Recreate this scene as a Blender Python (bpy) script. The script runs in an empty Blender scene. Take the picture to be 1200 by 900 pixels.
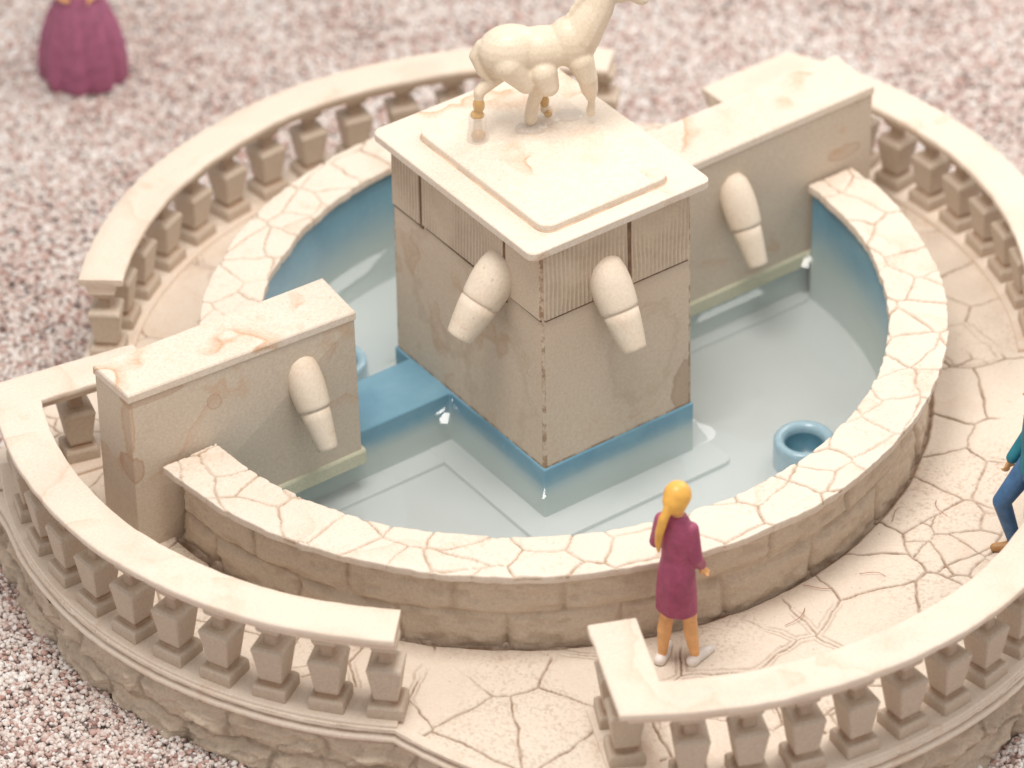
import bpy, math, random
import numpy as np
from mathutils import Vector, Matrix

random.seed(7); rng = np.random.default_rng(11)
SC = bpy.context.scene
COL = SC.collection
PI = math.pi

# ------------------------------------------------------------------ noise
def _hash(ix, iy, iz=0, seed=0):
    h = (ix.astype(np.int64)*374761393 + iy.astype(np.int64)*668265263 + np.asarray(iz).astype(np.int64)*2147483647 + seed*974711) & 0x7fffffff
    h = ((h ^ (h >> 13))*1274126177) & 0x7fffffff
    h = ((h ^ (h >> 16))*668265263) & 0x7fffffff
    return ((h ^ (h >> 15)) & 0xffff)/65535.0
def vnoise(x, y, seed=0):
    ix, iy = np.floor(x), np.floor(y); fx, fy = x-ix, y-iy
    fx = fx*fx*(3-2*fx); fy = fy*fy*(3-2*fy)
    a = _hash(ix, iy, 0, seed); b = _hash(ix+1, iy, 0, seed); c = _hash(ix, iy+1, 0, seed); d = _hash(ix+1, iy+1, 0, seed)
    return (a*(1-fx)+b*fx)*(1-fy)+(c*(1-fx)+d*fx)*fy*1.0
def fbm(x, y, seed=0, oct=4):
    s = 0; a = .5
    for k in range(oct):
        s = s+a*(vnoise(x, y, seed+k)-.5); x = x*2.03+3.1; y = y*2.03+1.7; a *= .5
    return s*2
def voro(x, y, seed=0, jit=.9):
    """distance to the nearest cell border, and the id of the cell"""
    ix, iy = np.floor(x), np.floor(y)
    best = np.full(x.shape, 1e9); bx = np.zeros_like(x); by = np.zeros_like(x); bid = np.zeros_like(x)
    P = []
    for dx in (-2, -1, 0, 1, 2):
        for dy in (-2, -1, 0, 1, 2):
            cx, cy = ix+dx, iy+dy
            px = cx+.5+jit*(_hash(cx, cy, 1, seed)-.5); py = cy+.5+jit*(_hash(cx, cy, 2, seed)-.5)
            P.append((px, py)); d = (px-x)**2+(py-y)**2
            m = d < best
            best = np.where(m, d, best); bx = np.where(m, px, bx); by = np.where(m, py, by); bid = np.where(m, _hash(cx, cy, 3, seed), bid)
    e = np.full(x.shape, 1e9)
    for px, py in P:
        vx, vy = px-bx, py-by; L = np.sqrt(vx*vx+vy*vy)
        ok = L > 1e-6
        dd = np.where(ok, ((px+bx)/2-x)*vx/np.maximum(L, 1e-6)+((py+by)/2-y)*vy/np.maximum(L, 1e-6), 1e9)
        e = np.minimum(e, dd)
    return e, bid
def sstep(a, b, x):
    t = np.clip((x-a)/(b-a), 0, 1); return t*t*(3-2*t)

# ------------------------------------------------------------------ mesh helpers
def mesh_obj(name, V, F, mat, parent=None, smooth=False, attr=None, link=True, mats=None, fmat=None):
    me = bpy.data.meshes.new(name)
    V = np.asarray(V, float)
    if isinstance(F, np.ndarray):
        n, k = F.shape
        me.vertices.add(len(V)); me.vertices.foreach_set('co', V.astype(np.float32).ravel())
        me.loops.add(n*k); me.loops.foreach_set('vertex_index', F.astype(np.int32).ravel())
        me.polygons.add(n); me.polygons.foreach_set('loop_start', np.arange(0, n*k, k, dtype=np.int32))
        me.update(calc_edges=True)
    else:
        me.from_pydata([tuple(v) for v in V], [], F)
    me.validate()
    if attr:
        for an, arr in attr.items():
            a = me.attributes.new(an, 'FLOAT', 'POINT'); a.data.foreach_set('value', np.asarray(arr, np.float32))
    for m in (mats or [mat]): me.materials.append(m)
    if fmat is not None: me.polygons.foreach_set('material_index', np.asarray(fmat, np.int32))
    if smooth: me.polygons.foreach_set('use_smooth', np.ones(len(me.polygons), bool))
    me.update()
    o = bpy.data.objects.new(name, me)
    COL.objects.link(o)
    if parent: o.parent = parent
    return o
def thing(name, label, cat, loc=(0, 0, 0), rz=0, group=None):
    o = bpy.data.objects.new(name, None); COL.objects.link(o)
    o.location = loc; o.rotation_euler = (0, 0, rz); o.empty_display_size = .1
    return tag(o, label, cat, group)
def tag(o, label, cat, group=None):
    o['label'] = label; o['category'] = cat
    if group: o['group'] = group
    return o
def fix_normals(o):
    import bmesh
    bm = bmesh.new(); bm.from_mesh(o.data); bmesh.ops.recalc_face_normals(bm, faces=bm.faces); bm.to_mesh(o.data); bm.free(); return o
def bevel(o, w=.01, seg=2, angle=35):
    m = o.modifiers.new('bevel', 'BEVEL'); m.width = w; m.segments = seg; m.limit_method = 'ANGLE'; m.angle_limit = math.radians(angle)
    bake(o); return o
def bake(o):
    dg = bpy.context.evaluated_depsgraph_get()
    me = bpy.data.meshes.new_from_object(o.evaluated_get(dg)); o.modifiers.clear(); o.data = me
def resample(P, d):
    out = []; n = len(P)
    for i in range(n):
        a = np.array(P[i]); b = np.array(P[(i+1) % n]); k = max(1, int(round(np.linalg.norm(b-a)/d)))
        for j in range(k): out.append(a+(b-a)*j/k)
    return np.array(out)
def sweep(path, prof, side=1, closed_prof=True, caps=True, disp=None):
    """carry profile (offset, z) along a 2-D path with mitred corners; offset>0 lies right of travel for side=1"""
    path = np.asarray(path, float); prof = np.asarray(prof, float)
    t = np.diff(path, axis=0); t /= np.linalg.norm(t, axis=1)[:, None]
    ta = np.vstack([t[:1], t]); tb = np.vstack([t, t[-1:]])
    nrm = lambda v: np.stack([v[:, 1], -v[:, 0]], 1)*side
    n1, n2 = nrm(ta), nrm(tb); m = n1+n2; m /= np.linalg.norm(m, axis=1)[:, None]
    sc = 1/np.maximum((m*n1).sum(1), .3)
    s = np.concatenate([[0], np.cumsum(np.linalg.norm(np.diff(path, axis=0), axis=1))])
    N, K = len(path), len(prof)
    O = np.repeat(prof[None, :, 0], N, 0); Z = np.repeat(prof[None, :, 1], N, 0); S = np.repeat(s[:, None], K, 1)
    attr = None
    if disp: O, Z, attr = disp(S, O, Z)
    X = path[:, None, 0]+m[:, None, 0]*sc[:, None]*O; Y = path[:, None, 1]+m[:, None, 1]*sc[:, None]*O
    V = np.stack([X, Y, Z], -1).reshape(-1, 3)
    kk = K if closed_prof else K-1
    i, j = np.meshgrid(np.arange(N-1), np.arange(kk), indexing='ij'); j2 = (j+1) % K
    F = np.stack([i*K+j, i*K+j2, (i+1)*K+j2, (i+1)*K+j], -1).reshape(-1, 4)
    F = [tuple(f) for f in F]
    if caps and closed_prof:
        F.append(tuple(range(K))[::-1]); F.append(tuple((N-1)*K+q for q in range(K)))
    return V, F, (None if attr is None else attr.reshape(-1))
def arc(c, r, a0, a1, d=.03):
    n = max(2, int(abs(math.radians(a1-a0))*r/d)); a = np.radians(np.linspace(a0, a1, n+1))
    return np.stack([c[0]+r*np.cos(a), c[1]+r*np.sin(a)], 1)
def prism(bottom, top):
    """closed solid between two polygons with the same number of corners"""
    n = len(bottom); V = list(bottom)+list(top)
    F = [tuple(range(n))[::-1], tuple(range(n, 2*n))]+[(i, (i+1) % n, n+(i+1) % n, n+i) for i in range(n)]
    return V, F
def rect(x0, x1, y0, y1, z): return [(x0, y0, z), (x1, y0, z), (x1, y1, z), (x0, y1, z)]
def loft(sections, caps=True):
    K = len(sections[0]); V = [p for s in sections for p in s]; F = []
    for i in range(len(sections)-1):
        for j in range(K): F.append((i*K+j, i*K+(j+1) % K, (i+1)*K+(j+1) % K, (i+1)*K+j))
    if caps: F.append(tuple(range(K))[::-1]); F.append(tuple((len(sections)-1)*K+q for q in range(K)))
    return V, F

# ------------------------------------------------------------------ materials
class NT:
    def __init__(s, name):
        s.m = bpy.data.materials.new(name); s.m.use_nodes = True; s.t = s.m.node_tree; s.t.nodes.clear()
        s.out = s.n('ShaderNodeOutputMaterial')
    def n(s, typ, **kw):
        o = s.t.nodes.new(typ)
        for k, v in kw.items():
            if k.startswith('i_'): o.inputs[k[2:].replace('_', ' ')].default_value = v
            else: setattr(o, k, v)
        return o
    def l(s, a, b): s.t.links.new(a, b)
    def noise(s, vec, scale, detail=4, rough=.55, w=None):
        o = s.n('ShaderNodeTexNoise'); o.inputs['Scale'].default_value = scale; o.inputs['Detail'].default_value = detail; o.inputs['Roughness'].default_value = rough
        s.l(vec, o.inputs['Vector']); return o.outputs['Fac']
    def ramp(s, fac, stops):
        o = s.n('ShaderNodeValToRGB'); e = o.color_ramp.elements
        while len(e) < len(stops): e.new(.5)
        for k, (p, c) in enumerate(stops):
            e[k].position = p; e[k].color = (c, c, c, 1) if isinstance(c, (int, float)) else (*c, 1)
        s.l(fac, o.inputs['Fac']); return o.outputs['Color']
    def math(s, op, a, b=None, clamp=False):
        o = s.n('ShaderNodeMath', operation=op); o.use_clamp = clamp
        for k, v in enumerate((a, b)):
            if v is None: continue
            if isinstance(v, (int, float)): o.inputs[k].default_value = v
            else: s.l(v, o.inputs[k])
        return o.outputs[0]
    def mix(s, fac, a, b, bt='MIX'):
        o = s.n('ShaderNodeMix', data_type='RGBA', blend_type=bt)
        for k, v in ((0, fac), (6, a), (7, b)):
            if isinstance(v, (int, float)): o.inputs[k].default_value = v
            elif isinstance(v, tuple): o.inputs[k].default_value = (*v, 1) if len(v) == 3 else v
            else: s.l(v, o.inputs[k])
        return o.outputs[2]
    def bsdf(s, color, rough=.6, spec=.5, bump=None, bstr=.2, bdist=.01, **kw):
        b = s.n('ShaderNodeBsdfPrincipled')
        if isinstance(color, tuple): b.inputs['Base Color'].default_value = (*color, 1)
        else: s.l(color, b.inputs['Base Color'])
        if isinstance(rough, (int, float)): b.inputs['Roughness'].default_value = rough
        else: s.l(rough, b.inputs['Roughness'])
        b.inputs['Specular IOR Level'].default_value = spec
        for k, v in kw.items(): b.inputs[k.replace('_', ' ')].default_value = v
        if bump is not None:
            bn = s.n('ShaderNodeBump'); bn.inputs['Strength'].default_value = bstr; bn.inputs['Distance'].default_value = bdist
            s.l(bump, bn.inputs['Height']); s.l(bn.outputs['Normal'], b.inputs['Normal'])
        s.l(b.outputs[0], s.out.inputs['Surface']); return b

CREAM = (.71, .585, .465); BROWN = (.30, .17, .09)
def stone(name, base=CREAM, dirt=BROWN, stain=.5, grain=.10, rough=.62, ribs=None, tide=.35, seedoff=0., bstr=.25, speck=.5, spots=(), arris=None):
    N = NT(name)
    pos = N.n('ShaderNodeNewGeometry').outputs['Position']
    mp = N.n('ShaderNodeMapping'); mp.inputs['Location'].default_value = (seedoff, seedoff*.7, seedoff*.3); N.l(pos, mp.inputs['Vector']); v = mp.outputs[0]
    col = N.mix(N.math('MULTIPLY', N.ramp(N.noise(v, .9, 5, .6), [(.38, 0.), (.68, 1.)]), .38), base, tuple(c*k for c, k in zip(base, (1.10, 1.14, 1.18))))
    # warm washes with soft limits
    w = N.ramp(N.noise(v, 1.7, 6, .62), [(.55, 0.), (.70, 1.)])
    col = N.mix(N.math('MULTIPLY', w, .20*stain), col, (.56, .38, .25))
    # tide marks: thin closed lines left by dried wash
    ln = N.ramp(N.noise(v, .75, 3, .5), [(.485, 0.), (.497, 1.), (.503, .55), (.56, 0.)])
    br = N.ramp(N.noise(v, 1.3, 2), [(.48, 0.), (.56, 1.)])
    col = N.mix(N.math('MULTIPLY', N.math('MULTIPLY', ln, br), tide), col, (.50, .28, .15))
    # fine grain and specks
    g = N.noise(v, 38, 5, .7)
    col = N.mix(grain*2.2, col, N.ramp(g, [(.3, .25), (.7, .85)]), 'OVERLAY')
    sp = N.ramp(N.noise(v, 23, 2, .5), [(.70, 0.), (.76, 1.)])
    col = N.mix(N.math('MULTIPLY', sp, .35*speck), col, dirt)
    for (c_, r_, hollow, colr, amt) in spots:
        sb = N.n('ShaderNodeVectorMath', operation='SUBTRACT'); N.l(pos, sb.inputs[0]); sb.inputs[1].default_value = c_
        dv = N.n('ShaderNodeVectorMath', operation='DIVIDE'); N.l(sb.outputs[0], dv.inputs[0]); dv.inputs[1].default_value = r_
        ln_ = N.n('ShaderNodeVectorMath', operation='LENGTH'); N.l(dv.outputs[0], ln_.inputs[0])
        d_ = N.math('ADD', ln_.outputs['Value'], N.math('MULTIPLY', N.math('SUBTRACT', N.noise(pos, 5, 6, .7), .5), 1.3))
        d_ = N.math('MULTIPLY', d_, .5)
        m_ = N.ramp(d_, [(0., hollow), (.36, hollow), (.46, 1.), (.52, 0.)])
        col = N.mix(N.math('MULTIPLY', m_, amt), col, colr)
    if arris:
        sp_ = N.n('ShaderNodeSeparateXYZ'); N.l(pos, sp_.inputs[0])
        ax = N.math('GREATER_THAN', N.math('ABSOLUTE', sp_.outputs[0]), arris[0]-.022); ay = N.math('GREATER_THAN', N.math('ABSOLUTE', sp_.outputs[1]), arris[1]-.022)
        am = N.math('MULTIPLY', N.math('MULTIPLY', ax, ay), N.ramp(N.noise(pos, 9, 4, .7), [(.45, 0.), (.58, .8)]))
        col = N.mix(am, col, dirt)
        lo = N.math('MULTIPLY', N.math('LESS_THAN', sp_.outputs[2], ARR_Z), N.ramp(N.noise(pos, 7, 4, .7), [(.42, 0.), (.56, .8)]))
        col = N.mix(lo, col, dirt)
    at = N.n('ShaderNodeAttribute', attribute_name='dirt').outputs['Fac']
    dm = N.math('MULTIPLY', at, N.ramp(N.noise(v, 6, 4, .6), [(.25, .35), (.6, 1.)]), True)
    col = N.mix(dm, col, dirt)
    h = N.math('ADD', N.math('MULTIPLY', N.noise(v, 30, 6, .7), .7), N.math('MULTIPLY', N.noise(v, 5, 3), .8))
    if ribs:
        wv = N.n('ShaderNodeTexWave'); wv.bands_direction = 'X'; wv.inputs['Scale'].default_value = ribs; wv.inputs['Distortion'].default_value = .6; wv.inputs['Detail'].default_value = 1.5
        N.l(v, wv.inputs['Vector']); h = N.math('ADD', h, N.math('MULTIPLY', wv.outputs['Fac'], 1.2))
    N.bsdf(col, rough, .35, h, bstr, .012)
    return N.m
M = {}
ARR_Z = .165
RUST = (.30, .15, .085); TAN = (.42, .25, .15)
M['wall'] = stone('cast_stone', (.57, .47, .37), seedoff=3.1, tide=.45, stain=.6, spots=[((-4.33, .19, .88), (.09, .25, .14), .55, TAN, .75), ((-3.49, .19, 1.31), (.075, .3, .085), .25, TAN, .6), ((-4.36, .20, 1.40), (.07, .16, .42), .5, (.50, .32, .19), .75), ((-4.1, .2, 1.60), (.34, .2, .05), .6, TAN, .6), ((3.75, .15, 1.08), (.22, .2, .08), .3, TAN, .5)])
M['shaft'] = stone('shaft_stone', (.61, .475, .36), seedoff=7.7, tide=.5, stain=.7, arris=(.835, 1.18), spots=[((.80, -1.19, .36), (.17, .2, .34), .75, RUST, .5), ((-.84, .35, 1.28), (.2, .62, .75), 0., (.44, .31, .21), .35), ((-.84, -.45, .75), (.2, .55, .85), 0., (.44, .31, .21), .3), ((.3, -1.19, .95), (.42, .2, .55), 0., (.44, .31, .21), .3)])
M['cap'] = stone('cap_stone', (.68, .575, .47), seedoff=12.3, tide=.85, stain=1.6, grain=.14, speck=1.)
M['rail'] = stone('rail_stone', (.715, .60, .49), seedoff=5.2, tide=.3, stain=.7)
M['balust'] = stone('baluster_stone', (.52, .425, .335), seedoff=1.4, tide=.1, stain=.3)
M['coping'] = stone('coping_stone', (.71, .605, .50), (.36, .235, .14), seedoff=9.1, tide=.25, stain=.6, bstr=.35, speck=1)
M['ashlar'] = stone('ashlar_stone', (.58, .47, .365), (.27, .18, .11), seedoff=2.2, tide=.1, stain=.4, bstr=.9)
M['rock'] = stone('rock_stone', (.55, .44, .335), (.22, .15, .10), seedoff=4.4, tide=.1, stain=.4, bstr=.6)
M['paving'] = stone('paving_stone', (.71, .60, .49), (.26, .155, .09), seedoff=6.6, tide=.2, stain=.7, speck=1.2, bstr=.4)
M['spout'] = stone('spout_stone', (.68, .57, .45), seedoff=8.0, tide=.2, stain=.8, speck=1.)
M['figure_cast'] = stone('statue_plastic', (.66, .55, .42), (.5, .3, .12), seedoff=10.0, tide=.1, stain=.6, rough=.38, bstr=.12)

def painted_blue(name='pool_paint', z0=.06, z1=-.20):
    N = NT(name)
    pos = N.n('ShaderNodeNewGeometry').outputs['Position']
    a = N.ramp(N.noise(pos, 1.6, 4, .6), [(.35, (.14, .295, .40)), (.7, (.20, .375, .47))])
    b = N.mix(N.ramp(N.noise(pos, 20, 3), [(.66, 0.), (.74, .5)]), a, (.28, .44, .52))
    sp = N.n('ShaderNodeSeparateXYZ'); N.l(pos, sp.inputs[0])
    zz_ = N.math('ADD', sp.outputs[2], N.math('MULTIPLY', N.math('SUBTRACT', N.noise(pos, 1.5, 4, .6), .5), .16))
    mr = N.n('ShaderNodeMapRange'); mr.interpolation_type = 'SMOOTHSTEP'; N.l(zz_, mr.inputs[0])
    mr.inputs[1].default_value = z0; mr.inputs[2].default_value = z1; mr.inputs[3].default_value = 0; mr.inputs[4].default_value = 1
    c = N.mix(mr.outputs[0], b, (.43, .50, .48))
    N.bsdf(c, .26, .5, N.noise(pos, 14, 4), .10, .008)
    return N.m
M['blue'] = painted_blue()
M['lining'] = painted_blue('lining_paint', .62, -.12)
M['cup'] = None
def floor_mat():
    N = NT('pool_floor_paint'); pos = N.n('ShaderNodeNewGeometry').outputs['Position']
    c = N.ramp(N.noise(pos, .8, 3, .5), [(.35, (.53, .575, .565)), (.7, (.57, .61, .595))])
    N.bsdf(c, .4, .4); return N.m
M['floor'] = floor_mat()
def water_mat():
    N = NT('milky_water')
    tr = N.n('ShaderNodeBsdfTransparent'); gl = N.n('ShaderNodeBsdfGlossy'); gl.inputs['Roughness'].default_value = .025
    fr = N.n('ShaderNodeFresnel'); fr.inputs['IOR'].default_value = 1.55
    pos = N.n('ShaderNodeNewGeometry').outputs['Position']
    bn = N.n('ShaderNodeBump'); bn.inputs['Strength'].default_value = .05; bn.inputs['Distance'].default_value = .02
    N.l(N.noise(pos, 2.2, 2), bn.inputs['Height']); N.l(bn.outputs[0], gl.inputs['Normal']); N.l(bn.outputs[0], fr.inputs['Normal'])
    geo = N.n('ShaderNodeNewGeometry'); sepn = N.n('ShaderNodeSeparateXYZ'); N.l(geo.outputs['True Normal'], sepn.inputs[0])
    fac = N.math('MULTIPLY', N.math('MULTIPLY', fr.outputs[0], N.math('SUBTRACT', 1., geo.outputs['Backfacing'])), N.math('GREATER_THAN', sepn.outputs[2], .05))
    mx = N.n('ShaderNodeMixShader'); N.l(fac, mx.inputs[0]); N.l(tr.outputs[0], mx.inputs[1]); N.l(gl.outputs[0], mx.inputs[2])
    N.l(mx.outputs[0], N.out.inputs['Surface'])
    vol = N.n('ShaderNodeVolumePrincipled'); vol.inputs['Color'].default_value = (.985, .99, .98, 1); vol.inputs['Density'].default_value = .55
    N.l(vol.outputs[0], N.out.inputs['Volume'])
    return N.m
M['water'] = water_mat()
def plain(name, c, rough=.5, spec=.4, var=.12, sc=9, **kw):
    N = NT(name); pos = N.n('ShaderNodeNewGeometry').outputs['Position']
    col = N.mix(N.ramp(N.noise(pos, sc, 4, .6), [(.35, 0.), (.7, 1.)]), tuple(x*(1-var) for x in c), tuple(min(1, x*(1+var)) for x in c))
    N.bsdf(col, rough, spec, N.noise(pos, 30, 3), .08, .01, **kw); return N.m
M['skin'] = plain('painted_skin', (.78, .42, .18), .45)
M['hair'] = plain('painted_blond_hair', (.78, .42, .08), .42, .5)
M['coat'] = plain('painted_plum_coat', (.36, .075, .15), .5, .4, .18)
M['shoe'] = plain('painted_white_shoe', (.84, .78, .73), .45)
M['gown'] = plain('painted_mauve_gown', (.32, .10, .17), .55, .3, .15)
M['cup'] = plain('cup_blue_resin', (.33, .47, .54), .2, .5, .08); M['cup_in'] = plain('cup_depth_shade_blue', (.10, .225, .29), .3, .5, .1)  # cup inside is a darker blue: shade of its depth put into the colour
M['jeans'] = plain('painted_blue_jeans', (.06, .15, .30), .5, .4, .2)
M['teal'] = plain('painted_teal_jacket', (.02, .19, .25), .5, .4, .15)
M['brown'] = plain('painted_brown_shoe', (.42, .22, .08), .45)
M['darkhair'] = plain('painted_dark_hair', (.10, .055, .03), .45)
def clear(name, c, rough=.08, mixf=.3):
    N = NT(name)
    b = N.n('ShaderNodeBsdfPrincipled'); b.inputs['Base Color'].default_value = (*c, 1); b.inputs['Roughness'].default_value = rough; b.inputs['Specular IOR Level'].default_value = .6
    t = N.n('ShaderNodeBsdfTransparent'); mx = N.n('ShaderNodeMixShader'); mx.inputs[0].default_value = mixf
    N.l(t.outputs[0], mx.inputs[1]); N.l(b.outputs[0], mx.inputs[2]); N.l(mx.outputs[0], N.out.inputs['Surface']); return N.m
M['glue'] = clear('clear_glue', (.80, .74, .68), .06, .35)
M['amber'] = clear('amber_glue', (.60, .36, .12), .1, .6)

# ------------------------------------------------------------------ the plan, in units of about 0.87 m at the figures' scale
ARC = dict(A=(.059, .262), B=(.837, -.033), C=(-.995, -.050), D=(-.295, -1.714))
RB0, RB1, RBM = 3.84, 4.264, 4.052
FC, BC = (-.142, .115), (.514, -.587)      # centres of the front and back pool walls
RO, RI, RW, ZR = 3.95, 3.42, 3.80, .90
YF, YB = .164, .73
ZF, ZP, ZW, ZG = -.455, .142, -.185, -.74

# ------------------------------------------------------------------ terrace
def Rdisc(c, R, th):
    ux, uy = np.cos(th), np.sin(th); b = ux*c[0]+uy*c[1]
    return b+np.sqrt(np.maximum(b*b-(c[0]**2+c[1]**2)+R*R, 0))
_sect = [('B', -38, 24), ('A', 45, 137), ('C', 157.5, 219.5), ('D', 238, 312)]
def Rout(th, R=4.30):
    th = np.mod(np.degrees(np.asarray(th, float))+38, 360)-38
    xs, ys = [], []
    for k, a, b in _sect:
        for q in np.linspace(a, b, 60): xs.append(q); ys.append(float(Rdisc(ARC[k], R, math.radians(q))))
    xs.append(322); ys.append(ys[0])
    bump = sum(.20*np.exp(-((th-q)/4.5)**2) for q in (158., 241.6, 24.))
    return np.interp(th, xs, ys)+bump
def flat(t):
    """the back wall is flattened where it passes behind the pillar (t in degrees round BC)"""
    return .68*np.exp(-((np.asarray(t, float)-46)/18)**2)
def Rin(th):
    d = np.degrees(np.asarray(th, float)) % 360
    f = Rdisc(FC, 3.62, np.radians(d)); b = Rdisc(BC, 3.62, np.radians(d))
    for _ in range(6):
        ang = np.degrees(np.arctan2(b*np.sin(np.radians(d))-BC[1], b*np.cos(np.radians(d))-BC[0]))
        b = Rdisc(BC, 3.62-flat(ang), np.radians(d)) if np.ndim(d) == 0 else np.array([float(Rdisc(BC, 3.62-f_, math.radians(q_))) for f_, q_ in zip(np.atleast_1d(flat(ang)), np.atleast_1d(d))]).reshape(np.shape(d))
    fi = (d > 178) & (d < 361); bi = (d > 10.5) & (d < 166)
    out = np.where(bi, b, f)
    m = (d >= 166) & (d <= 178); a0, a1 = Rdisc(BC, 3.62, math.radians(166)), Rdisc(FC, 3.62, math.radians(178))
    out = np.where(m, a0+(a1-a0)*(d-166)/12, out)
    m = (d >= 0) & (d <= 10.5); a0, a1 = Rdisc(FC, 3.62, 0.), Rdisc(BC, 3.62, math.radians(10.5))
    return np.where(m, a0+(a1-a0)*d/10.5, out)

terrace = thing('stone_terrace', 'round cream terrace of crazy paving carrying the fountain, above the gravel', 'terrace', (0, 0, ZG))
NA, NR = 3600, 200
th = np.linspace(0, 2*PI, NA, endpoint=False)
ri, ro = Rin(th), Rout(th)
tt = np.linspace(0, 1, NR)
R = ri[:, None]+(ro-ri)[:, None]*tt[None]
X, Y = R*np.cos(th)[:, None], R*np.sin(th)[:, None]
wx, wy = X+.06*fbm(X*1.3, Y*1.3, 21), Y+.06*fbm(X*1.3+9, Y*1.3, 25)
wx = wx+.03*fbm(X*6, Y*6, 31); wy = wy+.03*fbm(X*6+5, Y*6, 35)
e, cid = voro(wx*1.42+.3, wy*1.42+.1, 5, 1.0); e = e/1.42
e2, cid2 = voro(wx*2.5, wy*2.5+4, 8, 1.0); e2 = np.where(_hash(np.floor(cid*999), np.floor(cid*77), 0, 4) > .80, e2/2.5, 9)
ee = np.minimum(e, e2)
brk = sstep(.20, .34, vnoise(X*1.9, Y*1.9, 51))
wid = .007+.010*vnoise(X*3, Y*3, 53)
g = (1-sstep(wid*.45, wid, ee))*brk
# some joints are cut as two close lines
dbl = (1-sstep(.006, .014, np.abs(e-.042)))*sstep(.68, .76, vnoise(X*1.1+7, Y*1.1, 57))
soft = (1-sstep(0, .07, ee))*brk
thd = np.degrees(th) % 360
front = ((thd > 178) | (thd < 3))[:, None]
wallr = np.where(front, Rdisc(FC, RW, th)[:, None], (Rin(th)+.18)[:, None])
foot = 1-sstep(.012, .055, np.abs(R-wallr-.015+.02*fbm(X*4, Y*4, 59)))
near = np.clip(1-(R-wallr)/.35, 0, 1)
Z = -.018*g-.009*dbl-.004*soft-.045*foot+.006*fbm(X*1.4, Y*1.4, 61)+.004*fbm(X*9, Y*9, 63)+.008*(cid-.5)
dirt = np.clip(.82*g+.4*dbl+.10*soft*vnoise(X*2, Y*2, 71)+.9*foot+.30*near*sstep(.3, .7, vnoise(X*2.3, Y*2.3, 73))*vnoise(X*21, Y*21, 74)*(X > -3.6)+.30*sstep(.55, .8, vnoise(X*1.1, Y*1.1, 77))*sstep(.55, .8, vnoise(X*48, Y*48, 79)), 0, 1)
V = np.stack([X, Y, Z-ZG], -1).reshape(-1, 3)
i, j = np.meshgrid(np.arange(NA), np.arange(NR-1), indexing='ij'); i2 = (i+1) % NA
F = np.stack([i*NR+j, i*NR+j+1, i2*NR+j+1, i2*NR+j], -1).reshape(-1, 4)
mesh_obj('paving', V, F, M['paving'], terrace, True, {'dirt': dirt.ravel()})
# rough stone side wall with a moulded lip on top
thw = np.linspace(0, 2*PI, 3000, endpoint=False); r0 = Rout(thw)
pth = np.stack([r0*np.cos(thw), r0*np.sin(thw)], 1)
s = np.concatenate([[0], np.cumsum(np.linalg.norm(np.diff(pth, axis=0), axis=1))])
nz = 70; zz = np.linspace(-.16, -1.0, nz)
S, Zs = np.meshgrid(s, zz, indexing='ij')
zj = -.47+.05*fbm(S*.7, S*0+3, 81); row = (Zs < zj).astype(float)
hj = np.abs(Zs-zj)
sj = S+.10*fbm(Zs*4, S*1.5, 83)+row*.47; blk = np.floor(sj/.92+.30*vnoise(np.floor(sj/.92), row*7+1, 84)); fr = (sj/.92) % 1
vj = np.minimum(fr, 1-fr)*.92
jd = np.minimum(hj, vj); jt = np.minimum(jd, np.abs(Zs+.16)+.02)
bul = .075*sstep(0, .14, jt)*(.6+.5*_hash(blk, row, 5))
ro_ = bul*.8+.035*fbm(S*1.9, Zs*5.0, 85, 5)+.085*fbm(S*4.5, Zs*11, 88, 5)+.05*(voro(S*3.1+.5*fbm(S*2, Zs*3, 86), Zs*7, 87)[1]-.5)
dr = np.clip((1-sstep(.01, .045, jd))*.8+.55*sstep(.05, -.25, fbm(S*1.7, Zs*4.2, 85, 5))*vnoise(S*2, Zs*5, 90)+.5*sstep(-.62, -.78, Zs)*vnoise(S*3, Zs*3, 92), 0, 1)*.75
rr = (r0[:, None]-.045)+ro_
V = np.stack([rr*np.cos(thw)[:, None], rr*np.sin(thw)[:, None], Zs-ZG], -1).reshape(-1, 3)
n = len(thw); i, j = np.meshgrid(np.arange(n), np.arange(nz-1), indexing='ij'); i2 = (i+1) % n
F = np.stack([i*nz+j, i*nz+j+1, i2*nz+j+1, i2*nz+j], -1).reshape(-1, 4)[:, ::-1]
mesh_obj('retaining_wall', V, F, M['rock'], terrace, True, {'dirt': dr.ravel()})
lip = np.array([(-.10, .004), (-.02, .004), (.0, -.012), (.0, -.035), (-.022, -.048), (-.022, -.06), (.018, -.075), (.030, -.10), (.018, -.125), (-.02, -.14), (-.02, -.175), (-.12, -.18)])
pc = np.vstack([pth, pth[:1]])
def lipd(S, O, Z):
    return O+.010*fbm(S*2.5, Z*3, 95)+.006*fbm(S*13, Z*9, 96), Z+.010*fbm(S*1.8, S*0, 97), np.clip(.75*((Z < -.04) & (Z > -.07))+.45*(Z < -.13)+0*S, 0, 1)
V, F, at = sweep(pc, lip, 1, False, False, lipd); V[:, 2] -= ZG
o = mesh_obj('moulding', V, F, M['rail'], terrace, True, {'dirt': at})

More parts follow.
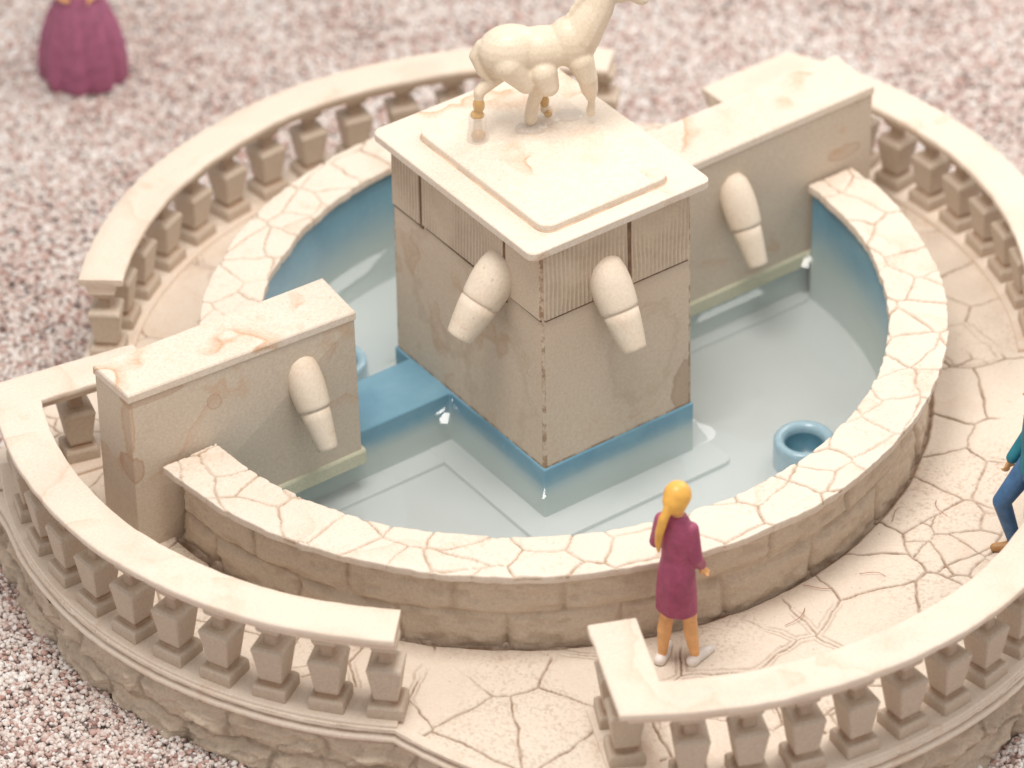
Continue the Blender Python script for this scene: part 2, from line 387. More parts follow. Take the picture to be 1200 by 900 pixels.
# ------------------------------------------------------------------ pool: walls, floor, plinth, water
def cope_disp(seed):
    def f(S, O, Z):
        sx, sy = S/.46, (O+.02)/.40
        sx2 = sx+.22*fbm(S*2.4, O*2.4, seed+40); sy2 = sy+.22*fbm(S*2.4+7, O*2.4, seed+44)
        e, cid = voro(sx2, sy2, seed, 1.0); e = e*.42
        top = sstep(ZR-.05, ZR-.012, Z)
        w = .005+.009*vnoise(S*4, O*4, seed+3)
        g = (1-sstep(w*.5, w*1.25, e)); so = (1-sstep(0, .04, e))
        mid = (O-(-.265)); edge = np.sign(mid)*sstep(.15, .265, np.abs(mid))
        outline = .016*fbm(S*2.1, S*0+seed, seed+7)+.012*fbm(S*11, S*0+1, seed+9)+.012*(cid-.5)-.006*so
        O2 = O+edge*outline
        pit = .6*sstep(.66, .82, vnoise(S*38, O*38, seed+31))*sstep(.4, .7, vnoise(S*2.2, O*2.2, seed+33))
        Z2 = Z-top*(.017*g+.003*so+.007*pit)+.010*(cid-.5)*top+.007*fbm(S*6, O*6, seed+11)*top+.008*fbm(S*3, S*0+4, seed+13)
        d = np.clip(top*g*(.45+.6*vnoise(S*3, O*3, seed+15))+.08*so*top*vnoise(S*2, O*2, seed+17)+.3*pit*top+.30*(1-top)*vnoise(S*4, Z*20, seed+19), 0, 1)
        return O2, Z2, d
    return f
COPE = resample([(-.54, ZR), (0, ZR), (0, ZR-.075), (-.05, ZR-.115), (-.15, ZR-.15), (-.42, ZR-.15), (-.54, ZR-.085)], .014)
def ashlar_disp(seed):
    def f(S, O, Z):
        out = (O > -.17).astype(float)
        zj = .36+.05*fbm(S*.8, S*0, seed); row = (Z < zj).astype(float); sj = S+row*.52+.05*fbm(S*1.2, Z*3, seed+2)
        L = 1.02; fr = (sj/L) % 1; vj = np.minimum(fr, 1-fr)*L; hj = np.abs(Z-zj); jd = np.minimum(hj, vj); b = np.floor(sj/L)
        O2 = O+out*(.035*sstep(0, .07, jd)+.025*(_hash(b, row, 3, seed)-.5)+.035*fbm(S*1.6, Z*4, seed+4, 5)+.030*fbm(S*6, Z*12, seed+5, 4)-.03)
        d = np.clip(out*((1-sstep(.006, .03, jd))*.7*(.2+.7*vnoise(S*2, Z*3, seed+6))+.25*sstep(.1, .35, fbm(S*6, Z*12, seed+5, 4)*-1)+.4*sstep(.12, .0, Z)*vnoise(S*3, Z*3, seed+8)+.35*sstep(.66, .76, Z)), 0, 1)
        return O2, Z, d
    return f
WALLP = resample([(-.15, ZR-.12), (-.15, -.10), (-.46, -.10), (-.46, ZR-.12)], .02)
def warc(r, a0, a1, d, dent):
    p = arc((0, 0), r, a0, a1, d)
    if dent:
        t = np.degrees(np.arctan2(p[:, 1], p[:, 0])); p = p*((r-flat(t))/r)[:, None]
    return p
def pool_wall(c, a0, a1, seed, label, dent=False):
    t = thing('pool_wall', label, 'pool wall', (c[0], c[1], 0), 0, 'curved pool walls')
    base = (0, 0)
    p = warc(RO, a0, a1, .014, dent)
    V, F, at = sweep(p, COPE, 1, True, True, cope_disp(seed)); o = mesh_obj('flagstone_coping', V, F, M['coping'], t, True, {'dirt': at})
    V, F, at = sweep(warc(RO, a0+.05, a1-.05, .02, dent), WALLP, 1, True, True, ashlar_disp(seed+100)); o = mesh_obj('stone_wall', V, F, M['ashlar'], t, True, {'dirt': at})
    V, F, _ = sweep(warc(RI, a0+.06, a1-.06, .05, dent), [(.045, ZR-.14), (.075, ZR-.14), (.075, ZF-.1), (.045, ZF-.1)], 1)
    mesh_obj('blue_lining', V, F, M['lining'], t, False)
    return t
pool_wall(FC, 180.5, 359.8, 3, 'front curved pool wall with pale flagstone top, in front of the woman in plum')
pool_wall(BC, 19.6, 160.6, 14, 'back curved pool wall with flagstone top, partly hidden behind the central pillar', True)

# plan of the basin interior
def basin_poly(r, zz_, cutf=YF+.05, cutb=YB-.05):
    P = [(FC[0]+r*math.cos(a), FC[1]+r*math.sin(a), zz_) for a in np.radians(np.linspace(180.2, 359.8, 80))]
    P += [(BC[0]+r*math.cos(a), BC[1]+r*math.sin(a), zz_) for a in np.radians(np.linspace(22, 158, 70))]
    return P
fl = thing('pool_basin', 'pale blue grey floor of the round pool with a raised step round the pillar', 'pool floor', (0, 0, ZF))
P = basin_poly(3.62, 0)
mesh_obj('floor', P, [tuple(range(len(P)))], M['floor'], fl)
def rounded(x0, x1, y0, y1, r, z, k=6):
    out = []
    for cx, cy, a in ((x1-r, y0+r, -90), (x1-r, y1-r, 0), (x0+r, y1-r, 90), (x0+r, y0+r, 180)):
        for q in range(k+1):
            t_ = math.radians(a+90*q/k); out.append((cx+r*math.cos(t_), cy+r*math.sin(t_), z))
    return out
V, F = prism(rounded(-1.12, 1.08, -1.55, 2.0, .10, -.02), rounded(-1.12, 1.08, -1.55, 2.0, .10, .05)); o = mesh_obj('step', V, F, M['floor'], fl); bevel(o, .012)
V, F = prism(rounded(-3.3, 3.3, .05, 1.2, .08, -.02), rounded(-3.3, 3.3, .05, 1.2, .08, .042)); o = mesh_obj('step', V, F, M['floor'], fl); bevel(o, .012)

# blue plinth: a cross of a square block and the bar that the wing walls stand on
pl = thing('blue_plinth', 'glossy blue cross shaped plinth under the central pillar and wing walls', 'plinth', (0, 0, ZF))
SX, SY = .845, 1.19
ply = [(-3.52, .29), (-SX-.02, .29), (-SX-.02, -SY-.02), (SX+.02, -SY-.02), (SX+.02, .20), (3.42, .20), (3.42, .97), (SX+.02, .97), (SX+.02, SY+.02), (-SX-.02, SY+.02), (-SX-.02, .97), (-3.52, .97)]
V, F = prism([(x, y, -.02) for x, y in ply], [(x, y, ZP-ZF) for x, y in ply]); o = mesh_obj('plinth_block', V, F, M['blue'], pl); bevel(o, .018, 3)

# drain cups
def lathe(prof, seg=48):
    sec = [[(r*math.cos(2*PI*k/seg), r*math.sin(2*PI*k/seg), z) for k in range(seg)] for r, z in prof]
    return loft(sec, False)
def drain(x, y, label):
    V, F = lathe([(.292, -.02), (.292, .24), (.289, .275), (.274, .296), (.25, .302), (.225, .297), (.20, .280), (.188, .255), (.182, .22), (.178, .03), (0.001, .025)])
    fm = [0 if sum(V[k][2] for k in f)/len(f) > .15 or sum(math.hypot(V[k][0], V[k][1]) for k in f)/len(f) > .2 else 1 for f in F]
    o = mesh_obj('drain_cup', V, F, None, None, True, mats=[M['cup'], M['cup_in']], fmat=fm); o.location = (x, y, ZF); tag(o, label, 'drain', 'round drain cups'); return o
drain(1.60, -1.95, 'round blue drain cup standing in the right front half of the pool')
drain(-1.20, 1.72, 'round blue drain cup half hidden behind the left wing wall and pillar')

# water
def water_mesh():
    import bmesh
    h = .018; xs = np.arange(-3.9, 4.25, h); ys = np.arange(-3.7, 3.4, h)
    X, Y = np.meshgrid(xs, ys, indexing='ij')
    df = RI+.045-np.hypot(X-FC[0], Y-FC[1]); db = RI+.045-flat(np.degrees(np.arctan2(Y-BC[1], X-BC[0])))-np.hypot(X-BC[0], Y-BC[1])
    ring = np.where(Y < .45, df, db)
    def box(x0, x1, y0, y1):
        qx = np.maximum(x0-X, X-x1); qy = np.maximum(y0-Y, Y-y1)
        return np.hypot(np.maximum(qx, 0), np.maximum(qy, 0))+np.minimum(np.maximum(qx, qy), 0)
    pil = box(-SX-.02, SX+.02, -SY-.02, SY+.02); barl = box(-4.5, -.5, .27, .97); barr = box(.5, 4.5, .17, .97)
    ex = lambda d: np.exp(-np.maximum(d, 0)/.16)
    Z = ZW+.135*(ex(ring)+ex(pil)+ex(np.minimum(barl, barr)))
    cup = np.minimum(np.hypot(X-1.60, Y+1.95), np.hypot(X+1.20, Y-1.72)); Z = np.where(cup < .215, ZF+.05, Z)
    bm = bmesh.new(); idx = {}
    ok = (ring > -.06)
    I, J = X.shape
    vs = np.empty(X.shape, object)
    for a in range(I):
        for b in range(J):
            if ok[a, b]: vs[a, b] = bm.verts.new((X[a, b], Y[a, b], Z[a, b]))
    fs = []
    for a in range(I-1):
        for b in range(J-1):
            q = (vs[a, b], vs[a+1, b], vs[a+1, b+1], vs[a, b+1])
            if all(v is not None for v in q): fs.append(bm.faces.new(q))
    loose = [v for v in bm.verts if not v.link_faces]; bmesh.ops.delete(bm, geom=loose, context='VERTS')
    for f in bm.faces: f.smooth = True
    ed = [e for e in bm.edges if len(e.link_faces) == 1]
    r = bmesh.ops.extrude_edge_only(bm, edges=ed); nv = [g for g in r['geom'] if isinstance(g, bmesh.types.BMVert)]
    for v in nv: v.co.z = ZF-.03
    be = [e for e in bm.edges if len(e.link_faces) == 1]
    bmesh.ops.holes_fill(bm, edges=be, sides=0)
    bmesh.ops.recalc_face_normals(bm, faces=bm.faces)
    me = bpy.data.meshes.new('water'); bm.to_mesh(me); bm.free(); me.materials.append(M['water'])
    for p in me.polygons:
        if abs(p.normal.z) < .2 or len(p.vertices) > 4: p.use_smooth = False
    o = bpy.data.objects.new('water', me); COL.objects.link(o); o['kind'] = 'structure'
water_mesh()

# ------------------------------------------------------------------ wing walls
def spout_mesh(L=.77, r=.195, neck=.80, end=.52):
    a, b = r*neck, r*end
    prof = [(0.001, -.17), (r*.55, -.15), (r*.86, -.08), (r*.97, .02), (r*1.0, .12), (r*.99, .22), (r*.95, .33), (r*.93, .362), (r*.90, .372), (a*.94, .374), (a*.93, .392), (a*.985, .40), (a*.86+b*.14, .48), (a*.5+b*.5, .62), (b*1.06, L-.035), (b*1.02, L-.006), (b*.96, L), (b*.60, L+.002), (b*.55, L-.03), (0.001, L-.035)]
    V, F = lathe(prof, 36); V = np.array(V)
    V[:, :2] *= (1+.02*np.sin(V[:, 2:3]*9)); return V, F
def spout(parent, root, direction, tilt, shape=(.80, .52), s=(1., 1.)):
    """nozzle leaving the wall at root; axis leans out of the wall by tilt degrees from straight down"""
    V, F = spout_mesh(neck=shape[0], end=shape[1]); V = np.array(V)*(s[0], s[0], s[1])
    d = Vector(direction).normalized(); a = (Vector((0, 0, -1))*math.cos(math.radians(tilt))+d*math.sin(math.radians(tilt))).normalized()
    q = Vector((0, 0, 1)).rotation_difference(a).to_matrix(); V = [tuple(q @ Vector(v)+Vector(root)) for v in V]
    return mesh_obj('water_spout', V, F, M['spout'], parent, True)
def wing(bot, top, zb, zt, label, loc, spx, lipx, roots):
    t = thing('wing_wall', label, 'wall', loc, 0, 'straight wing walls beside the pillar')
    L = Vector(loc)
    bt = [tuple(Vector((x, y, zb))-L) for x, y in bot]; tp = [tuple(Vector((x, y, zt-.10))-L) for x, y in top]
    def grow(d, z):
        c = np.mean(top, axis=0); out = []
        for x, y in top: out.append(tuple(Vector((x+math.copysign(d, x-c[0]), y+math.copysign(d, y-c[1]), z))-L))
        return out
    V, F = prism(bt, tp); o = mesh_obj('wall_body', V, F, M['wall'], t); bevel(o, .012)
    V, F = loft([grow(.0, zt-.105), grow(.012, zt-.085), grow(.012, zt-.02), grow(.0, zt)]); o = mesh_obj('wall_top', V, F, M['cap'], t); bevel(o, .008)
    x0, x1, ya, yb = lipx
    V, F = loft([[tuple(Vector(q)-L) for q in rect(x0, x1, ya, yb, z)] for z in (-.09, .05)]+[[tuple(Vector(q)-L) for q in rect(x0, x1-.0, ya+.02, yb-.02, .075)]])
    o = mesh_obj('base_strip', V, F, M['lip'], t); bevel(o, .01)
    for r_ in roots: spout(t, tuple(Vector(r_)-L), (0.0, -1, 0), 30, (.84, .56), (.86, 1.0))
    return t
M['lip'] = stone('lip_stone', (.52, .50, .37), seedoff=2.9, tide=.1, stain=.1)
wing([(-4.36, .164), (-1.96, .15), (-1.95, .73), (-4.36, .75)], [(-4.324, .204), (-2.03, .06), (-1.975, .66), (-4.334, .764)], -.09, 1.72,
     'left straight wing wall with one spout, its stained outer end towards the left balustrade', (-3.1, .45, 0), None, (-3.2, -1.93, .12, .76), [(-2.58, .13, 1.27)])
wing([(.80, .164), (4.11, .164), (4.13, .74), (.80, .74)], [(.80, .10), (4.074, .14), (4.143, .785), (.80, .78)], -.09, 1.72,
     'right straight wing wall with one spout, running back from the pillar to the right balustrade', (2.6, .45, 0), None, (.85, 3.5, .14, .76), [(2.36, .11, 1.22)])

# ------------------------------------------------------------------ pillar
pillar = thing('central_pillar', 'square cream pillar with overhanging slab and two spouts in the pool centre', 'pillar', (0, 0, ZP-.02))
HC = 2.625
def P3(l): return [(x, y, z-(ZP-.02)) for x, y, z in l]
V, F = loft([P3(rect(-SX, SX, -SY, SY, ZP-.02)), P3(rect(-SX+.01, SX-.01, -SY+.012, SY-.012, 1.78)), P3(rect(-SX+.015, SX-.015, -SY+.02, SY-.02, HC-.11))])
shaft = o = mesh_obj('shaft', V, F, M['shaft'], pillar); bevel(o, .014)
# dressed blocks under the slab: thin slabs standing proud of the shaft with combed faces
def tooled(name, axis):
    N = NT(name); pos = N.n('ShaderNodeNewGeometry').outputs['Position']
    sp = N.n('ShaderNodeSeparateXYZ'); N.l(pos, sp.inputs[0]); u = sp.outputs[axis]
    wob = N.math('MULTIPLY', N.math('SUBTRACT', N.noise(pos, 1.5, 2), .5), .07)
    ph = N.math('MULTIPLY', N.math('ADD', u, wob), 2*PI/.046)
    sn = N.math('SINE', ph)
    fade = N.ramp(N.noise(pos, 2.0, 4, .6), [(.36, .05), (.62, 1.)])
    h = N.math('ADD', N.math('MULTIPLY', N.math('MULTIPLY', sn, fade), .6), N.math('MULTIPLY', N.noise(pos, 26, 5, .7), .5))
    line = N.math('MULTIPLY', N.ramp(sn, [(0., 1.), (.25, 0.)]), fade)
    base = N.mix(N.ramp(N.noise(pos, 1.6, 5), [(.35, 0.), (.7, 1.)]), (.55, .43, .32), (.66, .53, .41))
    base = N.mix(.16, base, N.ramp(N.noise(pos, 38, 5, .7), [(.3, .25), (.7, .85)]), 'OVERLAY')
    c = N.mix(N.math('MULTIPLY', line, .40), base, (.28, .18, .11))
    N.bsdf(c, .65, .3, h, .65, .012); return N.m
M['tool_x'] = tooled('combed_stone_x', 0); M['tool_y'] = tooled('combed_stone_y', 1)
def groove_mat():
    return plain('groove_dirt', (.20, .12, .075), .8, .2, .3)
M['groove'] = groove_mat()
zb0, zb1 = 1.80, HC-.105
def block_left(y0, y1, rib=True, z0=zb0):
    V, F = prism(P3([(-SX-.012, y0, z0), (-SX+.02, y0, z0), (-SX+.02, y1, z0), (-SX-.012, y1, z0)]), P3([(-SX-.004, y0, zb1), (-SX+.02, y0, zb1), (-SX+.02, y1, zb1), (-SX-.004, y1, zb1)]))
    o = mesh_obj('dressed_block', V, F, M['tool_y'] if rib else M['shaft'], pillar); bevel(fix_normals(o), .009)
def block_right(x0, x1, rib=True, z0=zb0):
    V, F = prism(P3([(x0, -SY-.012, z0), (x1, -SY-.012, z0), (x1, -SY+.02, z0), (x0, -SY+.02, z0)]), P3([(x0, -SY-.002, zb1), (x1, -SY-.002, zb1), (x1, -SY+.02, zb1), (x0, -SY+.02, zb1)]))
    o = mesh_obj('dressed_block', V, F, M['tool_x'] if rib else M['shaft'], pillar); bevel(fix_normals(o), .009)
block_left(.72, 1.165, True, 1.81); block_left(-.60, .68, True, 1.83); block_left(-1.165, -.64, False)
block_right(-.82, .105); block_right(.15, .80)
# joint lines: shallow dirty recesses lying behind the blocks' faces
def strip(pts_a, pts_b, name='joint_line'):
    V, F = prism(P3(pts_a), P3(pts_b)); o = mesh_obj(name, V, F, M['groove'], shaft); fix_normals(o)
e_ = .004
strip([(-SX-e_, -1.17, 1.785), (-SX+.03, -1.17, 1.785), (-SX+.03, .62, 1.815), (-SX-e_, .62, 1.815)], [(-SX-e_, -1.17, 1.797), (-SX+.03, -1.17, 1.797), (-SX+.03, .62, 1.83), (-SX-e_, .62, 1.83)])
for y in (.70, -.62):
    strip([(-SX-e_, y-.022, 1.70 if y < 0 else 1.78), (-SX+.03, y-.022, 1.70 if y < 0 else 1.78), (-SX+.03, y+.022, 1.70 if y < 0 else 1.78), (-SX-e_, y+.022, 1.70 if y < 0 else 1.78)], [(-SX+.004, y-.022, zb1), (-SX+.03, y-.022, zb1), (-SX+.03, y+.022, zb1), (-SX+.004, y+.022, zb1)])
strip([(-SX-e_, .72, 1.79), (-SX+.03, .72, 1.79), (-SX+.03, 1.15, 1.79), (-SX-e_, 1.15, 1.79)], [(-SX-e_, .72, 1.81), (-SX+.03, .72, 1.81), (-SX+.03, 1.15, 1.81), (-SX-e_, 1.15, 1.81)])
strip([(-.81, -SY-e_, 1.782), (.79, -SY-e_, 1.782), (.79, -SY+.03, 1.782), (-.81, -SY+.03, 1.782)], [(-.81, -SY-e_, 1.80), (.79, -SY-e_, 1.80), (.79, -SY+.03, 1.80), (-.81, -SY+.03, 1.80)])
strip([(.108, -SY-e_, 1.76), (.147, -SY-e_, 1.76), (.147, -SY+.03, 1.76), (.108, -SY+.03, 1.76)], [(.108, -SY+.006, zb1), (.147, -SY+.006, zb1), (.147, -SY+.03, zb1), (.108, -SY+.03, zb1)])
def capring(d, z, r): return P3(rounded(-1.0-d, 1.0+d, -1.262-d, 1.25+d, r, z, 5))
V, F = loft([capring(-.12, HC-.105, .05), capring(-.03, HC-.10, .07), capring(-.006, HC-.088, .08), capring(0, HC-.080, .08), capring(0.002, HC-.012, .085), capring(-.004, HC-.003, .085), capring(-.012, HC, .08)])
slab = o = mesh_obj('top_slab', V, F, M['cap'], pillar); 
V, F = loft([P3(rounded(-.72, .69, -1.07, .93, .13, HC-.01)), P3(rounded(-.72, .69, -1.07, .93, .13, HC+.058)), P3(rounded(-.712, .682, -1.062, .922, .125, HC+.068))])
mesh_obj('raised_panel', V, F, M['cap'], slab)
# brown wash lying along the foot of the raised panel
V, F = loft([P3(rounded(-.735, .705, -1.085, .945, .14, HC-.002)), P3(rounded(-.735, .705, -1.085, .945, .14, HC+.004))]); mesh_obj('wash_line', V, F, M['wash'] if 'wash' in M else plain('brown_wash', (.58, .42, .29), .7, .3, .3, 3), slab)
spout(pillar, (-SX+.02, -.53, 2.02-(ZP-.02)), (-1, 0, 0), 40, (.93, .60), (1.04, .96))
spout(pillar, (-.13, -SY+.01, 2.04-(ZP-.02)), (.04, -1, 0), 33, (.90, .58), (.98, .98))

# ------------------------------------------------------------------ balustrades
def sq(hw, z, ch=.22):
    c = hw*ch; return [(hw, -hw+c, z), (hw, hw-c, z), (hw-c, hw, z), (-hw+c, hw, z), (-hw, hw-c, z), (-hw, -hw+c, z), (-hw+c, -hw, z), (hw-c, -hw, z)]
BS = [(.158, .0, .05), (.157, .105, .06), (.146, .128, .10), (.105, .134, .15), (.092, .150, .15), (.102, .168, .10), (.108, .19, .08), (.148, .490, .08), (.154, .512, .08), (.147, .536, .12), (.125, .552, .16), (.062, .560, .2), (.056, .60, .2), (.058, .66, .2), (.07, .675, .2), (.105, .715, .12), (.112, .735, .1), (.112, .80, .1)]
V, F = loft([sq(*b) for b in BS])
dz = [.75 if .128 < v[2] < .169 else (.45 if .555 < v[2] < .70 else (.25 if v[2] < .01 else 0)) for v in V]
bal0 = mesh_obj('baluster', V, F, M['balust'], attr={'dirt': dz}); BALM = bal0.data; bpy.data.objects.remove(bal0)
RAILP = np.array([(-.214, .955), (-.207, .966), (-.196, .970), (.196, .970), (.207, .966), (.214, .955), (.214, .918), (.208, .905), (.196, .899), (.150, .893), (.138, .86), (.122, .80), (-.122, .80), (-.138, .86), (-.150, .893), (-.196, .899), (-.208, .905), (-.214, .918)])
CURBP = np.array([(-.225, .030), (-.215, .040), (.215, .040), (.225, .030), (.225, -.02), (-.225, -.02)])
def rail_disp(seed):
    def f(S, O, Z):
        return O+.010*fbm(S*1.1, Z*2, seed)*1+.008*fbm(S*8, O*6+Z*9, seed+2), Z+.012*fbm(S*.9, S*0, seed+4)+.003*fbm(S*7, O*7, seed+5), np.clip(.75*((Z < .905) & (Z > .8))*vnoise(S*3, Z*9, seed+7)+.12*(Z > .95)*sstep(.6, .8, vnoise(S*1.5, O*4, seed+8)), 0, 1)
    return f
def balustrade(c, start, a0, a1, angs, retspots, label, seed, cw=False):
    t = thing('balustrade', label, 'balustrade', (c[0], c[1], 0), 0, 'curved balustrade runs')
    lp = arc((0, 0), RBM, a0, a1, .04)
    if start: 
        q0 = np.array(start[0])-np.array(c); q1 = lp[0]; L_ = np.linalg.norm(q1-q0); k = np.linspace(0, 1-.27/L_, 20)[:, None]
        far = np.linalg.norm(lp-q1, axis=1) > .27                 # keep the mitre clear of close points, or its inner side folds
        pth = np.vstack([q0+(q1-q0)*k, lp[:1], lp[far]])
    else: pth = lp
    side = 1 if not cw else -1
    V, F, at = sweep(pth, resample(RAILP, .07), side, True, True, rail_disp(seed)); o = mesh_obj('handrail', V, F, M['rail'], t, True, {'dirt': at}); fix_normals(o)
    shade_auto(o)
    V, F, at = sweep(pth, CURBP, side); o = mesh_obj('base_curb', V, F, M['rail'], t); fix_normals(o)
    for a in angs:
        ob = bpy.data.objects.new('baluster', BALM); COL.objects.link(ob); ob.parent = t
        ob.location = (RBM*math.cos(math.radians(a)), RBM*math.sin(math.radians(a)), .035); ob.rotation_euler = (0, 0, math.radians(a)+random.uniform(-.03, .03)); ob.scale = (1, 1, random.uniform(.985, 1.0))
    for (x, y, a) in retspots:
        ob = bpy.data.objects.new('baluster', BALM); COL.objects.link(ob); ob.parent = t
        ob.location = (x-c[0], y-c[1], .035); ob.rotation_euler = (0, 0, a)
    return t
def shade_auto(o, ang=40):
    me = o.data; import bmesh
    bm = bmesh.new(); bm.from_mesh(me); lim = math.radians(ang)
    for e in bm.edges:
        e.smooth = not (len(e.link_faces) == 2 and e.calc_face_angle(0) > lim)
    for f in bm.faces: f.smooth = True
    bm.to_mesh(me); bm.free()
def along(p, q, n, first=.12):
    p, q = np.array(p), np.array(q); L = np.linalg.norm(q-p); a = math.atan2(*(q-p)[::-1]); return [(*(p+(q-p)/L*(first+k*.5)), a) for k in range(n)]
balustrade(ARC['A'], None, 42.5, 141.2, [139.2-7.36*k for k in range(14)], [], 'curved balustrade along the back left, behind the pillar and horse statue', 201)
c_in, c_co = (-3.42, 1.55), (-4.60, 1.86)
balustrade(ARC['C'], [c_in, c_co], 153.6, 227.7, [226.2-7.15*k for k in range(10)], along(c_in, c_co, 3, .16), 'curved balustrade at the lower left with a short return beside the left wing wall', 211)
b_in, b_co = (3.45, 1.83), (4.47, 1.95)
balustrade(ARC['B'], [b_in, b_co], 27.4, -36, [22.6-6.7*k for k in range(9)], along(b_in, b_co, 2, .16), 'curved balustrade at the upper right behind the right wing wall end', 221, True)
d_in, d_co = (-2.25, -4.10), (-2.72, -5.02)
balustrade(ARC['D'], [d_in, d_co], 234.6, 331, [240.5+6.95*k for k in range(13)], along(d_in, d_co, 2, .14), 'curved balustrade at the lower right in front of the two standing figures', 231)

# ------------------------------------------------------------------ ground and gravel
def ground_mat():
    N = NT('gravel_bed'); pos = N.n('ShaderNodeNewGeometry').outputs['Position']
    vo = N.n('ShaderNodeTexVoronoi'); vo.inputs['Scale'].default_value = 17; N.l(pos, vo.inputs['Vector'])
    sx = N.n('ShaderNodeSeparateColor'); N.l(vo.outputs['Color'], sx.inputs[0])
    c = N.ramp(sx.outputs[0], [(0, (.26, .18, .165)), (.2, (.50, .37, .33)), (.5, (.66, .55, .50)), (.8, (.76, .69, .645))])
    N.bsdf(c, .8, .2, vo.outputs['Distance'], .8, .02); return N.m
G = mesh_obj('ground', [(-60, -60, ZG-.02), (60, -60, ZG-.02), (60, 60, ZG-.02), (-60, 60, ZG-.02)], [(0, 1, 2, 3)], ground_mat()); G['kind'] = 'structure'
def gravel_mat():
    N = NT('granite_grain')
    a = N.n('ShaderNodeAttribute', attribute_name='tone').outputs['Fac']
    pos = N.n('ShaderNodeNewGeometry').outputs['Position']
    pal = N.ramp(a, [(0, (.14, .105, .10)), (.04, (.34, .25, .23)), (.10, (.42, .24, .20)), (.18, (.52, .33, .28)), (.30, (.60, .45, .40)), (.46, (.68, .56, .51)), (.64, (.74, .65, .60)), (.86, (.80, .745, .70)), (1, (.85, .825, .80))])
    c = N.mix(.25, pal, N.ramp(N.noise(pos, 45, 3, .7), [(.3, .2), (.7, .85)]), 'OVERLAY')
    N.bsdf(c, .55, .35); return N.m
def ico():
    p = (1+5**.5)/2
    V = np.array([(-1, p, 0), (1, p, 0), (-1, -p, 0), (1, -p, 0), (0, -1, p), (0, 1, p), (0, -1, -p), (0, 1, -p), (p, 0, -1), (p, 0, 1), (-p, 0, -1), (-p, 0, 1)], float); V /= np.linalg.norm(V[0])
    F = np.array([(0, 11, 5), (0, 5, 1), (0, 1, 7), (0, 7, 10), (0, 10, 11), (1, 5, 9), (5, 11, 4), (11, 10, 2), (10, 7, 6), (7, 1, 8), (3, 9, 4), (3, 4, 2), (3, 2, 6), (3, 6, 8), (3, 8, 9), (4, 9, 5), (2, 4, 11), (6, 2, 10), (8, 6, 7), (9, 8, 1)])
    return V, F
def gravel():
    A, Bv, Cv, Dv = np.array((-.5, 11.6)), np.array((11.0, 3.2)), np.array((1.0, -8.4)), np.array((-8.4, -.8))
    n = 260000
    u, v = rng.random(n), rng.random(n)
    q = A+(Bv-A)*u[:, None]; q2 = Dv+(Cv-Dv)*u[:, None]; P = q+(q2-q)*v[:, None]
    rr = np.hypot(P[:, 0], P[:, 1]); keep = rr > Rout(np.arctan2(P[:, 1], P[:, 0]))-.02
    P = P[keep]; n = len(P)
    sz = .0155+.016*rng.random(n)**1.6+.007*rng.random(n)
    bv, bf = ico()
    J = 1+.42*(rng.random((n, 12, 1))-.5)*2
    B = bv[None]*J*sz[:, None, None]*(np.array([1, 1, .8])+.5*(rng.random((n, 1, 3))-.5))
    ang = rng.random(n)*2*PI; tl = (rng.random(n)-.5)*2.4
    c, s_ = np.cos(ang)[:, None], np.sin(ang)[:, None]; ct, st = np.cos(tl)[:, None], np.sin(tl)[:, None]
    y, z = B[..., 1]*ct-B[..., 2]*st, B[..., 1]*st+B[..., 2]*ct; x = B[..., 0]
    x, y = x*c-y*s_, x*s_+y*c
    hz = .05*fbm(P[:, 0]*.8, P[:, 1]*.8, 301)+.04*rng.random(n)
    V = np.stack([x+P[:, :1], y+P[:, 1:], z+(ZG+hz)[:, None]], -1).reshape(-1, 3)
    F = (bf[None]+(np.arange(n)*12)[:, None, None]).reshape(-1, 3)
    pt = fbm(P[:, 0]*1.1, P[:, 1]*1.1, 311)*.22
    tone = np.clip(rng.random(n)**.85+pt, 0, 1)
    o = mesh_obj('gravel', V, F, gravel_mat(), None, False, {'tone': np.repeat(tone, 12)})
    o['kind'] = 'stuff'; o['label'] = 'loose pink and white granite gravel around the terrace'
gravel()

M['fibre'] = plain('red_fibre', (.42, .16, .10), .6)
for k, (x, y, a, L_) in enumerate([(-.38, -4.13, .3, .30), (.72, -4.15, 2.0, .22), (1.30, -3.52, .1, .20), (1.75, -3.80, 1.2, .24), (.30, -3.95, 2.6, .26), (-4.05, 1.05, .8, .2)]):
    pts = [(x+L_*t*math.cos(a)+.05*math.sin(3*t+k)*math.sin(a), y+L_*t*math.sin(a)-.05*math.sin(3*t+k)*math.cos(a), .016+.012*math.sin(PI*t)) for t in np.linspace(0, 1, 12)]
    sec = [[(p[0]+.0035*math.cos(q)*-math.sin(a), p[1]+.0035*math.cos(q)*math.cos(a), p[2]+.0035*math.sin(q)) for q in (0, 1.57, 3.14, 4.71)] for p in pts]
    V, F = loft(sec); o = mesh_obj('stray_fibre', V, F, M['fibre'], None, True); tag(o, 'thin reddish stray fibre lying on the cream paving', 'fibre', 'stray fibres on the paving')

